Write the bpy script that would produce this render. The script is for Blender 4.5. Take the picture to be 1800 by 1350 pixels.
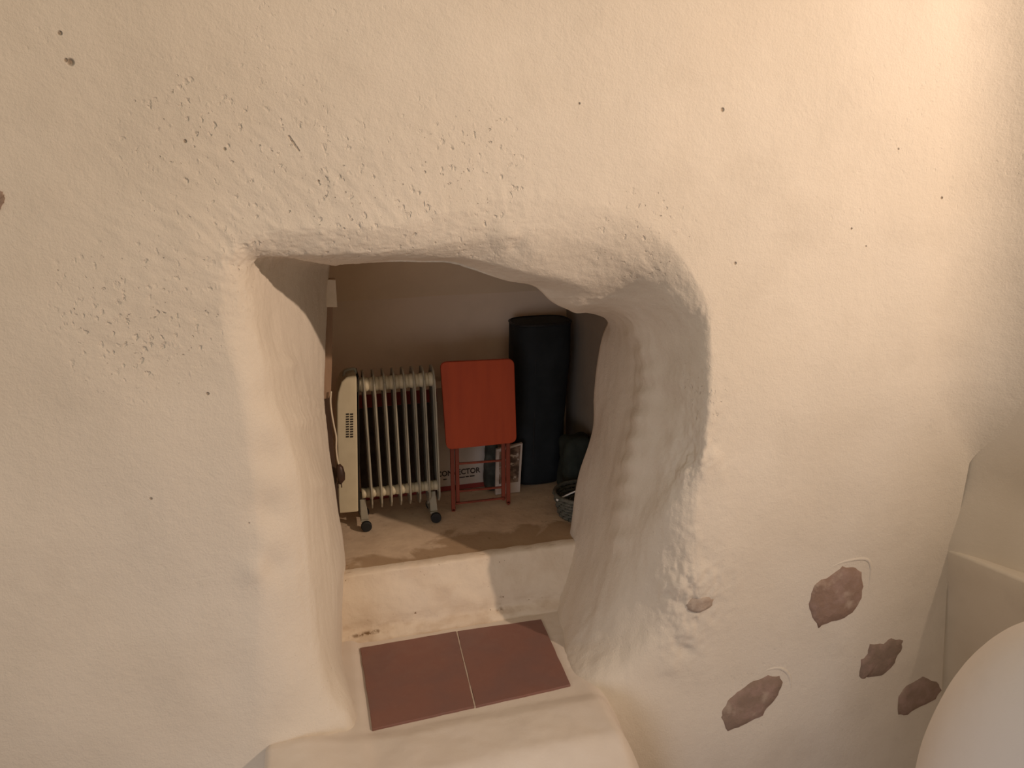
import bpy, bmesh, math, random
import numpy as np
from mathutils import Vector, Matrix, noise

# ------------------------------------------------------------------ clear
for o in list(bpy.data.objects):
    bpy.data.objects.remove(o, do_unlink=True)
SC = bpy.context.scene
COL = SC.collection
random.seed(7)

# ------------------------------------------------------------------ camera, light, exposure
F_PX = 1350.0
PITCH, YAW, ROLL = math.radians(15.2), math.radians(14.35), math.radians(-1.03)
CAM = Vector((0.0, 0.0, 1.6))
FW = Vector((math.sin(YAW) * math.cos(PITCH), math.cos(YAW) * math.cos(PITCH), -math.sin(PITCH)))
_r0 = Vector((math.cos(YAW), -math.sin(YAW), 0))
_u0 = _r0.cross(FW)
RT = math.cos(ROLL) * _r0 + math.sin(ROLL) * _u0
UP = RT.cross(FW)
cam_data = bpy.data.cameras.new('camera')
cam_data.sensor_width = 36.0
cam_data.lens = 36.0 * F_PX / 1800.0
cam_data.clip_start = 0.02
cam = bpy.data.objects.new('camera', cam_data)
COL.objects.link(cam)
cam.matrix_world = Matrix(((RT.x, UP.x, -FW.x, CAM.x), (RT.y, UP.y, -FW.y, CAM.y),
                           (RT.z, UP.z, -FW.z, CAM.z), (0, 0, 0, 1)))
SC.camera = cam

world = bpy.data.worlds.new('world')
SC.world = world
world.use_nodes = True
world.node_tree.nodes['Background'].inputs[0].default_value = (1.0, 0.84, 0.63, 1)
world.node_tree.nodes['Background'].inputs[1].default_value = 0.40

def aim(o, target):
    d = Vector(target) - o.location
    o.rotation_euler = d.to_track_quat('-Z', 'Y').to_euler()

# warm ceiling spot lamp, right of and behind the camera
ld = bpy.data.lights.new('ceiling_spot', 'SPOT')
ld.energy = 385
ld.color = (1.0, 0.75, 0.56)
ld.spot_size = math.radians(98)
ld.spot_blend = 1.0
ld.shadow_soft_size = 0.035
spot = bpy.data.objects.new('ceiling_spot', ld)
COL.objects.link(spot)
spot.location = (3.10, -0.40, 2.50)
aim(spot, (0.62, 1.95, 2.25))

# cool daylight from a low window far behind the camera
ad = bpy.data.lights.new('daylight', 'AREA')
ad.energy = 5.5
ad.spread = math.radians(70)
ad.color = (0.82, 0.86, 1.0)
ad.shape = 'RECTANGLE'
ad.size, ad.size_y = 1.6, 1.2
day = bpy.data.objects.new('daylight', ad)
COL.objects.link(day)
day.location = (-1.7, -2.2, 0.5)
aim(day, (0.9, 1.9, -0.35))

SC.view_settings.view_transform = 'Standard'
SC.view_settings.look = 'None'
SC.view_settings.gamma = 1.0
SC.view_settings.use_curve_mapping = False
SC.view_settings.exposure = 0.0

BL, BR = (1.30, 0.95, 0.365), (0.232, 0.20, 0.413)   # bench end: base, half sizes

# ------------------------------------------------------------------ helpers
def ray(px, py):
    return FW + RT * ((px - 900) / F_PX) - UP * ((py - 675) / F_PX)

def aty(px, py, y):
    d = ray(px, py)
    return CAM + d * (y / d.y)

def atz(px, py, z):
    d = ray(px, py)
    return CAM + d * ((z - CAM.z) / d.z)

def topx(v):
    d = Vector(v) - CAM
    f = d.dot(FW)
    return 900 + F_PX * d.dot(RT) / f, 675 - F_PX * d.dot(UP) / f

def link_mesh(name, verts, faces, mat, parent=None, smooth=True):
    me = bpy.data.meshes.new(name)
    me.from_pydata([tuple(v) for v in verts], [], faces)
    me.update()
    o = bpy.data.objects.new(name, me)
    COL.objects.link(o)
    if mat:
        me.materials.append(mat)
    if smooth:
        me.polygons.foreach_set('use_smooth', [True] * len(me.polygons))
    if parent:
        o.parent = parent
    return o

def bm_obj(name, bm, mat, parent=None, smooth=False, bevel=0.0, segs=2):
    bmesh.ops.recalc_face_normals(bm, faces=bm.faces)
    if bevel > 0:
        es = [e for e in bm.edges if len(e.link_faces) == 2 and e.calc_face_angle() > 0.6]
        bmesh.ops.bevel(bm, geom=es, offset=bevel, segments=segs, profile=0.5, affect='EDGES', clamp_overlap=True)
    me = bpy.data.meshes.new(name)
    bm.to_mesh(me)
    bm.free()
    o = bpy.data.objects.new(name, me)
    COL.objects.link(o)
    if mat:
        me.materials.append(mat)
    if smooth:
        me.polygons.foreach_set('use_smooth', [True] * len(me.polygons))
    if parent:
        o.parent = parent
    return o

def thing(name, label, cat, loc=(0, 0, 0), group=None):
    o = bpy.data.objects.new(name, None)
    o.empty_display_size = 0.05
    COL.objects.link(o)
    o.location = loc
    tag(o, label, cat, group)
    return o

def tag(o, label, cat, group=None):
    o['label'] = label
    o['category'] = cat
    if group:
        o['group'] = group
    return o

def struct(o, label=None):
    o['kind'] = 'structure'
    if label:
        o['label'] = label
    return o

def add_box(bm, lo, hi):
    lo, hi = Vector(lo), Vector(hi)
    m = Matrix.Translation((lo + hi) / 2) @ Matrix.Diagonal((hi.x - lo.x, hi.y - lo.y, hi.z - lo.z, 1))
    return bmesh.ops.create_cube(bm, size=1.0, matrix=m)['verts']

def add_bar(bm, a, b, w, d, side=Vector((1, 0, 0))):
    """rectangular bar from a to b; w across 'side', d across the third axis"""
    a, b = Vector(a), Vector(b)
    ax = (b - a).normalized()
    s = (side - ax * side.dot(ax)).normalized()
    t = ax.cross(s)
    L = (b - a).length
    m = Matrix((( s.x * w, t.x * d, ax.x * L, (a.x + b.x) / 2), (s.y * w, t.y * d, ax.y * L, (a.y + b.y) / 2),
                (s.z * w, t.z * d, ax.z * L, (a.z + b.z) / 2), (0, 0, 0, 1)))
    return bmesh.ops.create_cube(bm, size=1.0, matrix=m)['verts']

def add_cyl(bm, a, b, r0, r1=None, n=20):
    a, b = Vector(a), Vector(b)
    d = b - a
    q = d.to_track_quat('Z', 'Y').to_matrix().to_4x4()
    m = Matrix.Translation((a + b) / 2) @ q
    return bmesh.ops.create_cone(bm, cap_ends=True, segments=n, radius1=r0, radius2=r0 if r1 is None else r1,
                                 depth=d.length, matrix=m)['verts']

def add_prism(bm, pts, axis, lo, hi):
    """pts: 2D outline; axis 'y': pts are (x,z); axis 'x': pts are (y,z); axis 'z': (x,y)"""
    def mk(p, t):
        return {'y': (p[0], t, p[1]), 'x': (t, p[0], p[1]), 'z': (p[0], p[1], t)}[axis]
    a = [bm.verts.new(mk(p, lo)) for p in pts]
    b = [bm.verts.new(mk(p, hi)) for p in pts]
    n = len(pts)
    bm.faces.new(a)
    bm.faces.new(list(reversed(b)))
    for i in range(n):
        bm.faces.new((a[i], b[i], b[(i + 1) % n], a[(i + 1) % n]))

def add_tube(bm, pts, r, n=8, cap=True):
    pts = [Vector(p) for p in pts]
    rings = []
    ref = Vector((0.31, 0.87, 0.2)).normalized()
    for i, p in enumerate(pts):
        t = (pts[min(i + 1, len(pts) - 1)] - pts[max(i - 1, 0)]).normalized()
        s = (ref - t * ref.dot(t)).normalized()
        q = t.cross(s)
        rr = r[i] if isinstance(r, (list, tuple)) else r
        rings.append([bm.verts.new(p + (s * math.cos(2 * math.pi * k / n) + q * math.sin(2 * math.pi * k / n)) * rr) for k in range(n)])
    for i in range(len(rings) - 1):
        for k in range(n):
            bm.faces.new((rings[i][k], rings[i][(k + 1) % n], rings[i + 1][(k + 1) % n], rings[i + 1][k]))
    if cap:
        bm.faces.new(list(reversed(rings[0])))
        bm.faces.new(rings[-1])

def cr(pts, k):
    """Catmull-Rom through pts, k samples per segment"""
    P = np.array(pts, float)
    P = np.vstack([2 * P[0] - P[1], P, 2 * P[-1] - P[-2]])
    out = []
    for i in range(1, len(P) - 2):
        p0, p1, p2, p3 = P[i - 1:i + 3]
        for j in range(k):
            t = j / k
            out.append(0.5 * (2 * p1 + (p2 - p0) * t + (2 * p0 - 5 * p1 + 4 * p2 - p3) * t * t + (3 * p1 - p0 - 3 * p2 + p3) * t ** 3))
    out.append(P[-2])
    return np.array(out)

def smooth01(a, b, x):
    t = min(1, max(0, (x - a) / (b - a)))
    return t * t * (3 - 2 * t)

# ------------------------------------------------------------------ materials
def new_mat(name, col, rough=0.6, metal=0.0, spec=0.3):
    m = bpy.data.materials.new(name)
    m.use_nodes = True
    b = m.node_tree.nodes['Principled BSDF']
    b.inputs['Base Color'].default_value = (*col, 1)
    b.inputs['Roughness'].default_value = rough
    b.inputs['Metallic'].default_value = metal
    b.inputs['Specular IOR Level'].default_value = spec
    return m

class NT:
    def __init__(s, m):
        s.t = m.node_tree
        s.b = s.t.nodes['Principled BSDF']
        s.pos = s.t.nodes.new('ShaderNodeNewGeometry').outputs['Position']
    def n(s, kind, **kw):
        x = s.t.nodes.new('ShaderNode' + kind)
        for k, v in kw.items():
            setattr(x, k, v)
        return x
    def l(s, a, b):
        s.t.links.new(a, b)
    def noise(s, scale, detail=4, rough=0.55, vec=None, dist=0.0):
        x = s.n('TexNoise')
        x.inputs['Scale'].default_value = scale
        x.inputs['Detail'].default_value = detail
        x.inputs['Roughness'].default_value = rough
        x.inputs['Distortion'].default_value = dist
        s.l(vec or s.pos, x.inputs['Vector'])
        return x.outputs['Fac']
    def scaled(s, v):
        x = s.n('Mapping')
        x.inputs['Scale'].default_value = v
        s.l(s.pos, x.inputs['Vector'])
        return x.outputs['Vector']
    def rng(s, v, a, b, c=0.0, d=1.0, smooth=True):
        x = s.n('MapRange')
        if smooth:
            x.interpolation_type = 'SMOOTHSTEP'
        x.inputs['From Min'].default_value = a
        x.inputs['From Max'].default_value = b
        x.inputs['To Min'].default_value = c
        x.inputs['To Max'].default_value = d
        s.l(v, x.inputs['Value'])
        return x.outputs['Result']
    def math(s, op, a, b=None, c=None):
        x = s.n('Math', operation=op)
        for i, v in enumerate((a, b, c)):
            if v is None:
                continue
            if isinstance(v, (int, float)):
                x.inputs[i].default_value = v
            else:
                s.l(v, x.inputs[i])
        return x.outputs[0]
    def mix(s, f, a, b):
        x = s.n('Mix', data_type='RGBA')
        for sock, v in ((x.inputs[0], f), (x.inputs[6], a), (x.inputs[7], b)):
            if isinstance(v, (int, float)):
                sock.default_value = v
            elif isinstance(v, tuple):
                sock.default_value = (*v, 1)
            else:
                s.l(v, sock)
        return x.outputs[2]
    def bump(s, h, strength=0.5, dist=0.01, prev=None):
        x = s.n('Bump')
        x.inputs['Strength'].default_value = strength
        x.inputs['Distance'].default_value = dist
        s.l(h, x.inputs['Height'])
        if prev:
            s.l(prev, x.inputs['Normal'])
        return x.outputs['Normal']
    def spot(s, c, r):
        d = s.n('VectorMath', operation='DISTANCE')
        s.l(s.pos, d.inputs[0])
        d.inputs[1].default_value = tuple(c)
        return s.rng(d.outputs['Value'], r * 0.35, r, 1.0, 0.0)
    def stroke(s, a, b, r):
        """capsule mask from a to b"""
        a, b = Vector(a), Vector(b)
        ab = b - a
        sub = s.n('VectorMath', operation='SUBTRACT')
        s.l(s.pos, sub.inputs[0]); sub.inputs[1].default_value = tuple(a)
        dt = s.n('VectorMath', operation='DOT_PRODUCT')
        s.l(sub.outputs[0], dt.inputs[0]); dt.inputs[1].default_value = tuple(ab / ab.length_squared)
        cl = s.n('Clamp'); s.l(dt.outputs['Value'], cl.inputs[0])
        sc = s.n('VectorMath', operation='SCALE'); sc.inputs[0].default_value = tuple(ab)
        s.l(cl.outputs[0], sc.inputs['Scale'])
        d = s.n('VectorMath', operation='DISTANCE')
        s.l(sub.outputs[0], d.inputs[0]); s.l(sc.outputs[0], d.inputs[1])
        return s.rng(d.outputs['Value'], r * 0.3, r, 1.0, 0.0)

def plaster_mat(name, col, col2, spots=(), strokes=(), zones=(), bump=0.6, wy=1.95):
    m = new_mat(name, col, 0.9, spec=0.12)
    t = NT(m)
    c = t.mix(t.rng(t.noise(1.6, 4), 0.35, 0.7), col, col2)
    c = t.mix(t.rng(t.noise(7.0, 5), 0.45, 0.8, 0, 0.45), c, tuple(v * 0.9 for v in col2))
    fine = t.noise(170, 4, 0.65)
    mid = t.noise(38, 5, 0.6)
    pits = t.rng(t.noise(85, 2, 0.5), 0.70, 0.80)
    zone = t.rng(t.noise(2.4, 2), 0.50, 0.72, 0.0, 0.5)
    vo = t.n('TexVoronoi'); vo.inputs['Scale'].default_value = 75
    nz = t.n('TexNoise'); nz.inputs['Scale'].default_value = 70; nz.inputs['Detail'].default_value = 3
    t.l(t.scaled((1.0, 1.0, 0.75)), nz.inputs['Vector'])
    va = t.n('VectorMath', operation='MULTIPLY_ADD')
    t.l(nz.outputs['Color'], va.inputs[0]); va.inputs[1].default_value = (.022, .022, .022); t.l(t.scaled((1.0, 1.0, 0.8)), va.inputs[2])
    t.l(va.outputs[0], vo.inputs['Vector'])
    sc_ = t.n('SeparateColor'); t.l(vo.outputs['Color'], sc_.inputs[0])
    chip = t.math('MULTIPLY', t.rng(vo.outputs['Distance'], 0.10, 0.50, 1, 0), t.math('GREATER_THAN', sc_.outputs[0], 0.62))
    chip = t.math('MULTIPLY', chip, t.math('SUBTRACT', t.math('MULTIPLY', sc_.outputs[1], 1.3), 0.35))
    zm = zone
    for (px, py, r) in zones:
        zm = t.math('MAXIMUM', zm, t.math('MULTIPLY', t.spot(aty(px, py, wy), r), 1.6))
    h = t.math('ADD', t.math('MULTIPLY', fine, 0.22), t.math('MULTIPLY', mid, 0.40))
    h = t.math('SUBTRACT', h, t.math('MULTIPLY', t.math('MULTIPLY', pits, zm), 0.5))
    h = t.math('SUBTRACT', h, t.math('MULTIPLY', t.math('MULTIPLY', chip, zm), 0.42))
    mask = None
    for (px, py, r) in spots:
        k = t.spot(aty(px, py, wy), r)
        mask = k if mask is None else t.math('MAXIMUM', mask, k)
    for (p, q, r) in strokes:
        k = t.math('MULTIPLY', t.stroke(aty(*p, wy), aty(*q, wy), r), 0.6)
        mask = k if mask is None else t.math('MAXIMUM', mask, k)
    if mask is not None:
        mask = t.math('MULTIPLY', mask, t.rng(t.noise(120, 3), 0.3, 0.55, 0.45, 1.0))
        c = t.mix(t.math('MULTIPLY', mask, 0.75), c, (0.24, 0.155, 0.09))
        h = t.math('SUBTRACT', h, t.math('MULTIPLY', mask, 0.9))
    t.l(c, t.b.inputs['Base Color'])
    t.l(t.bump(h, bump, 0.006), t.b.inputs['Normal'])
    return m

WALL_SPOTS = [(105, 58, .006), (123, 109, .010), (116, 106, .006), (623, 320, .006), (1270, 193, .007), (1018, 182, .004),
              (1293, 463, .006), (1655, 348, .005), (1578, 262, .005), (1497, 402, .004), (1523, 433, .004), (365, 692, .005),
              (265, 877, .005), (196, 600, .004), (325, 248, .005), (395, 262, .005), (102, 475, .004),
              (490, 876, .005), (438, 920, .004), (285, 915, .004), (195, 1172, .005), (560, 318, .004), (1733, 695, .009)]
WALL_STROKES = [((338, 122), (346, 135), .0035), ((346, 135), (352, 149), .004), ((508, 240), (525, 265), .004),
                ((380, 292), (388, 300), .005), ((1703, 690), (1718, 672), .005), ((590, 352), (602, 342), .004)]
WALL_ZONES = [(520, 370, .34), (800, 340, .30), (1130, 430, .20), (250, 560, .26), (1225, 690, .14), (350, 270, .25)]
M_WALL = plaster_mat('wall_plaster', (0.76, 0.69, 0.60), (0.72, 0.645, 0.55), WALL_SPOTS, WALL_STROKES, WALL_ZONES, bump=0.9)
M_PLAIN = plaster_mat('plain_plaster', (0.75, 0.68, 0.59), (0.71, 0.635, 0.54), bump=0.35)
M_ALC = plaster_mat('alcove_plaster', (0.82, 0.65, 0.50), (0.76, 0.60, 0.46), bump=0.4)
M_ALCD = plaster_mat('shade_toned_wall', (0.30, 0.25, 0.20), (0.24, 0.20, 0.16), bump=0.5)  # plaster darkened; the shade beside the roll is put into this colour
M_CEIL = plaster_mat('ceiling_plaster', (0.88, 0.69, 0.49), (0.84, 0.65, 0.46), bump=0.3)  # lighter, warmer copy of the alcove plaster; floor bounce put into the colour
M_CREST = plaster_mat('white_plaster', (0.78, 0.72, 0.68), (0.74, 0.69, 0.66), bump=0.25)

# riser: plaster with dirt at its foot and specks
def riser_mat():
    m = new_mat('riser_plaster', (0.76, 0.64, 0.50), 0.9, spec=0.1)
    t = NT(m)
    sx = t.n('SeparateXYZ'); t.l(t.pos, sx.inputs[0])
    c = t.mix(t.rng(t.noise(9, 5), 0.4, 0.7, 0, .6), (0.76, 0.65, 0.52), (0.66, 0.53, 0.40))
    low = t.math('MULTIPLY', t.rng(sx.outputs['Z'], 0.02, 0.11, 1, 0), t.rng(t.noise(14, 4, vec=t.scaled((1, 1, 2.5))), 0.42, 0.66))
    c = t.mix(t.math('MULTIPLY', low, 0.35), c, (0.46, 0.32, 0.20))
    sp = t.rng(t.noise(75, 2), 0.72, 0.78)
    c = t.mix(sp, c, (0.25, 0.15, 0.08))
    crack = t.stroke((0.02, 2.49, 0.012), (0.12, 2.49, 0.02), 0.012)
    crack = t.math('MULTIPLY', crack, t.rng(t.noise(60, 3), 0.4, 0.6))
    c = t.mix(crack, c, (0.2, 0.12, 0.06))
    st = t.stroke((0.575, 2.49, 0.03), (0.585, 2.49, 0.11), 0.02)
    st = t.math('MULTIPLY', st, t.rng(t.noise(50, 4), 0.45, 0.65))
    c = t.mix(st, c, (0.25, 0.16, 0.09))
    t.l(c, t.b.inputs['Base Color'])
    h = t.math('SUBTRACT', t.noise(45, 5), t.math('MULTIPLY', sp, .6))
    t.l(t.bump(h, 0.5, 0.006), t.b.inputs['Normal'])
    return m
M_RISER = riser_mat()
M_STEP = plaster_mat('step_plaster', (0.78, 0.71, 0.64), (0.72, 0.64, 0.57), bump=0.4)

def floor_mat():
    m = new_mat('dusty_concrete', (0.5, 0.36, 0.24), 0.85, spec=0.15)
    t = NT(m)
    sx = t.n('SeparateXYZ'); t.l(t.pos, sx.inputs[0])
    wob = t.noise(5.5, 4, dist=0.6)
    # damp stain along the front edge with a ragged back border
    edge = t.math('ADD', sx.outputs['Y'], t.math('MULTIPLY', t.math('SUBTRACT', wob, 0.5), 0.62))
    edge = t.math('SUBTRACT', edge, t.math('MULTIPLY', t.rng(sx.outputs['X'], 0.0, 0.55), 0.06))
    stain = t.rng(edge, 2.60, 2.68, 1.0, 0.0)
    c = t.mix(t.rng(t.noise(12, 5), 0.35, 0.7), (0.78, 0.62, 0.46), (0.68, 0.53, 0.39))
    c = t.mix(t.math('MULTIPLY', stain, 0.75), c, (0.40, 0.27, 0.16))
    c = t.mix(t.rng(t.noise(40, 4), 0.62, 0.75, 0, 0.5), c, (0.25, 0.17, 0.10))
    t.l(c, t.b.inputs['Base Color'])
    t.l(t.bump(t.noise(35, 6), 0.35, 0.006), t.b.inputs['Normal'])
    return m
M_FLOOR = floor_mat()

def tile_mat():
    m = new_mat('terracotta', (0.24, 0.10, 0.075), 0.5, spec=0.5)
    t = NT(m)
    c = t.mix(t.rng(t.noise(6, 5), 0.35, 0.7), (0.25, 0.120, 0.095), (0.22, 0.118, 0.102))
    c = t.mix(t.rng(t.noise(55, 4), 0.6, 0.8, 0, .35), c, (0.30, 0.17, 0.13))
    t.l(c, t.b.inputs['Base Color'])
    t.l(t.rng(t.noise(18, 3), .3, .7, .5, .7), t.b.inputs['Roughness'])
    t.l(t.bump(t.noise(60, 4), 0.12, 0.004), t.b.inputs['Normal'])
    return m
M_TILE = tile_mat()

def mottled(name, c1, c2, scale, rough=0.6, spec=0.3, bump=0.1, metal=0.0):
    m = new_mat(name, c1, rough, metal, spec)
    t = NT(m)
    t.l(t.mix(t.rng(t.noise(scale, 4), 0.35, 0.7), c1, c2), t.b.inputs['Base Color'])
    t.l(t.bump(t.noise(scale * 3, 4), bump, 0.004), t.b.inputs['Normal'])
    return m

def stone_mat():
    m = new_mat('wall_stone', (0.2, 0.12, 0.1), 0.85, spec=0.2)
    t = NT(m)
    oi = t.n('ObjectInfo')
    base = t.mix(oi.outputs['Random'], (0.31, 0.205, 0.155), (0.26, 0.20, 0.16))
    c = t.mix(t.rng(t.noise(22, 5), 0.4, 0.7), base, (0.36, 0.25, 0.21))
    c = t.mix(t.rng(t.noise(9, 4), 0.55, 0.68, 0, .6), c, (0.55, 0.44, 0.36))
    t.l(c, t.b.inputs['Base Color'])
    t.l(t.bump(t.noise(40, 6), 0.6, 0.008), t.b.inputs['Normal'])
    return m
M_STONE = stone_mat()
M_STONE2 = mottled('pale_stone', (0.50, 0.41, 0.34), (0.40, 0.31, 0.25), 30, 0.85, 0.1, 0.6)

def wood_mat(name, c1, c2, rough=0.5):
    m = new_mat(name, c1, rough, spec=0.25)
    t = NT(m)
    c = t.mix(t.rng(t.noise(30, 4, vec=t.scaled((1, 1, 0.12))), 0.35, 0.7), c1, c2)
    t.l(c, t.b.inputs['Base Color'])
    t.l(t.bump(t.noise(90, 3, vec=t.scaled((1, 1, 0.1))), 0.15, 0.003), t.b.inputs['Normal'])
    return m
M_RED = wood_mat('red_painted_wood', (0.46, 0.075, 0.028), (0.41, 0.065, 0.026), 0.6)
M_REDLEG = wood_mat('red_stained_wood', (0.27, 0.062, 0.036), (0.20, 0.05, 0.03), 0.5)
M_FRAME = wood_mat('old_frame_wood', (0.36, 0.24, 0.16), (0.28, 0.18, 0.12), 0.8)
M_STRIP = wood_mat('strip_brown', (0.085, 0.05, 0.033), (0.05, 0.03, 0.02), 0.8)  # only for the dark strip added below the frame stub

M_CREAM = mottled('cream_enamel', (0.60, 0.53, 0.38), (0.55, 0.48, 0.34), 14, 0.4, 0.4, 0.03)
M_CREAMD = mottled('darker_cream_enamel', (0.36, 0.33, 0.26), (0.30, 0.275, 0.22), 20, 0.5, 0.4, 0.05)  # darker cream for the fins, brackets and handle
M_SLOT = new_mat('slot_dark', (0.03, 0.025, 0.02), 0.8)
M_RUBBER = mottled('black_rubber', (0.012, 0.012, 0.013), (0.02, 0.02, 0.02), 40, 0.6, 0.4, 0.05)
M_WHITEP = mottled('white_paint', (0.72, 0.62, 0.50), (0.66, 0.56, 0.44), 20, 0.6, 0.3, 0.1)
M_CORD = mottled('white_cord', (0.66, 0.58, 0.46), (0.6, 0.52, 0.4), 30, 0.5, 0.3, 0.02)
M_BROWNP = mottled('brown_plastic', (0.06, 0.03, 0.02), (0.045, 0.025, 0.018), 30, 0.4, 0.4, 0.02)
M_CARD = mottled('white_card', (0.62, 0.52, 0.45), (0.56, 0.47, 0.40), 12, 0.7, 0.2, 0.04)
M_CARDRED = mottled('red_print', (0.30, 0.05, 0.04), (0.26, 0.05, 0.04), 30, 0.7, 0.2, 0.02)
M_INKP = mottled('dark_print', (0.045, 0.033, 0.028), (0.075, 0.06, 0.05), 14, 0.6, 0.2, 0.02)
M_INK = new_mat('dark_ink', (0.06, 0.04, 0.035), 0.7)
M_BLACKC = mottled('black_cloth', (0.013, 0.016, 0.018), (0.020, 0.024, 0.027), 9, 0.75, 0.25, 0.3)
M_GREEN = mottled('dark_green_cloth', (0.035, 0.042, 0.034), (0.022, 0.026, 0.022), 12, 0.8, 0.2, 0.4)
M_DARKBAG = mottled('dark_bag', (0.035, 0.036, 0.030), (0.07, 0.072, 0.06), 25, 0.7, 0.3, 0.4)
M_BASKET = mottled('grey_weave', (0.14, 0.135, 0.11), (0.09, 0.095, 0.075), 60, 0.7, 0.3, 0.3)
M_WHITEPL = mottled('white_plastic', (0.75, 0.72, 0.68), (0.68, 0.66, 0.62), 20, 0.4, 0.4, 0.02)
M_GROUT = mottled('grout', (0.62, 0.52, 0.44), (0.5, 0.40, 0.33), 60, 0.9, 0.1, 0.2)

def print_mat():
    m = new_mat('photo_print', (0.2, 0.12, 0.08), 0.5)
    t = NT(m)
    c = t.mix(t.rng(t.noise(26, 3), 0.4, 0.6), (0.10, 0.06, 0.04), (0.30, 0.20, 0.14))
    c = t.mix(t.rng(t.noise(45, 3), 0.58, 0.64), c, (0.55, 0.45, 0.37))
    t.l(c, t.b.inputs['Base Color'])
    return m
M_PRINT = print_mat()

# ------------------------------------------------------------------ the thick wall with its opening (lofted rings)
WY = 1.95
# each ring: 27 landmarks (pixel x, pixel y, depth y): left foot -> top left corner (8) -> top right corner (17) -> right foot
A = [(452, 1420, 1.95), (450, 1300, 1.95), (445, 1150, 1.95), (452, 1000, 1.95), (440, 850, 1.95), (415, 700, 1.95), (392, 600, 1.95), (380, 515, 1.95),
     (398, 435, 1.95), (480, 402, 1.95), (600, 398, 1.95), (700, 392, 1.95), (800, 366, 1.95), (900, 345, 1.95), (1000, 345, 1.95), (1095, 370, 1.95),
     (1180, 425, 1.95), (1240, 520, 1.95), (1252, 600, 1.95), (1250, 700, 1.95), (1240, 800, 1.95), (1225, 900, 1.95), (1225, 1000, 1.95),
     (1240, 1100, 1.95), (1240, 1200, 1.95), (1200, 1310, 1.93), (1180, 1420, 1.92)]
B = [(600, 1420, 1.97), (590, 1290, 1.99), (560, 1150, 2.02), (545, 1000, 2.03), (530, 860, 2.03), (500, 745, 2.02), (470, 640, 2.01), (446, 560, 2.00),
     (438, 464, 2.00), (505, 447, 1.99), (600, 446, 1.98), (700, 441, 1.98), (800, 426, 1.97), (900, 412, 1.97), (1000, 416, 1.97), (1080, 445, 1.98),
     (1150, 494, 2.00), (1203, 570, 2.01), (1212, 640, 2.01), (1215, 720, 2.01), (1200, 810, 2.01), (1165, 900, 2.01), (1160, 1000, 2.01),
     (1152, 1100, 2.00), (1105, 1200, 1.99), (1085, 1310, 1.95), (1085, 1420, 1.94)]
C = [(655, 1420, 2.00), (632, 1290, 2.06), (596, 1150, 2.20), (590, 1000, 2.24), (568, 860, 2.24), (535, 750, 2.22), (512, 650, 2.20), (500, 585, 2.22),
     (500, 463, 2.26), (545, 459, 2.08), (615, 458, 2.05), (700, 457, 2.03), (790, 454, 2.02), (880, 468, 2.02), (955, 482, 2.03), (1020, 500, 2.06),
     (1072, 530, 2.14), (1115, 574, 2.20), (1138, 650, 2.19), (1132, 740, 2.19), (1108, 850, 2.20), (1088, 950, 2.20), (1060, 1040, 2.20),
     (1010, 1125, 2.22), (1008, 1200, 2.08), (1012, 1310, 1.98), (1010, 1420, 1.96)]
D = [(612, 1420, 2.62), (606, 1260, 2.62), (606, 1130, 2.62), (606, 1010, 2.62), (592, 880, 2.66), (577, 765, 2.66), (570, 700, 2.66), (573, 600, 2.66),
     (578, 474, 2.66), (596, 465, 2.34), (645, 462, 2.18), (715, 462, 2.12), (785, 464, 2.10), (830, 476, 2.10), (890, 493, 2.11), (940, 503, 2.13),
     (985, 538, 2.22), (1066, 562, 2.58), (1056, 605, 2.66), (1045, 690, 2.66), (1042, 755, 2.66), (1016, 840, 2.66), (1003, 930, 2.62),
     (992, 990, 2.60), (966, 1080, 2.58), (955, 1200, 2.58), (960, 1420, 2.58)]

SUB = 24
def ring3(R):
    return cr([tuple(aty(*p)) for p in R], SUB)
rA, rB, rC, rD = ring3(A), ring3(B), ring3(C), ring3(D)
NP = len(rA)

CORNER = [(1790, -300), (1765, 0), (1748, 300), (1738, 500), (1724, 690), (1702, 853), (1667, 966), (1662, 1100), (1648, 1350), (1640, 1500)]
def corner_at(py):
    ys = [c[1] for c in CORNER]; xs = [c[0] for c in CORNER]
    return float(np.interp(py, ys, xs))

# border of the wall: left side, top, and the corner line on the right
border = []
ZT = 2.75
for i in range(27):
    a = Vector(aty(*A[i]))
    if i < 8:
        border.append((-1.5, WY, [-0.5, -0.3, 0.1, 0.5, 0.9, 1.3, 1.8, 2.3][i]))
    elif i <= 17:
        k = (i - 8) / 9.0
        xr = aty(corner_at(-200), -200, WY).x
        border.append((-1.5 + (xr + 1.5) * k, WY, ZT))
    else:
        py = [-40, 180, 400, 600, 760, 900, 1040, 1240, 1480][i - 18]
        border.append(tuple(aty(corner_at(py), py, WY)))
rO = np.vstack([np.linspace(border[i], border[i + 1], SUB, endpoint=False) for i in range(26)] + [np.array([border[26]])])

def blend(r0, r1, n, ease=0):
    out = []
    for j in range(n):
        t = j / n
        out.append(r0 * (1 - t) + r1 * t)
    return out
grid = blend(rO, rA, 110)
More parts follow.
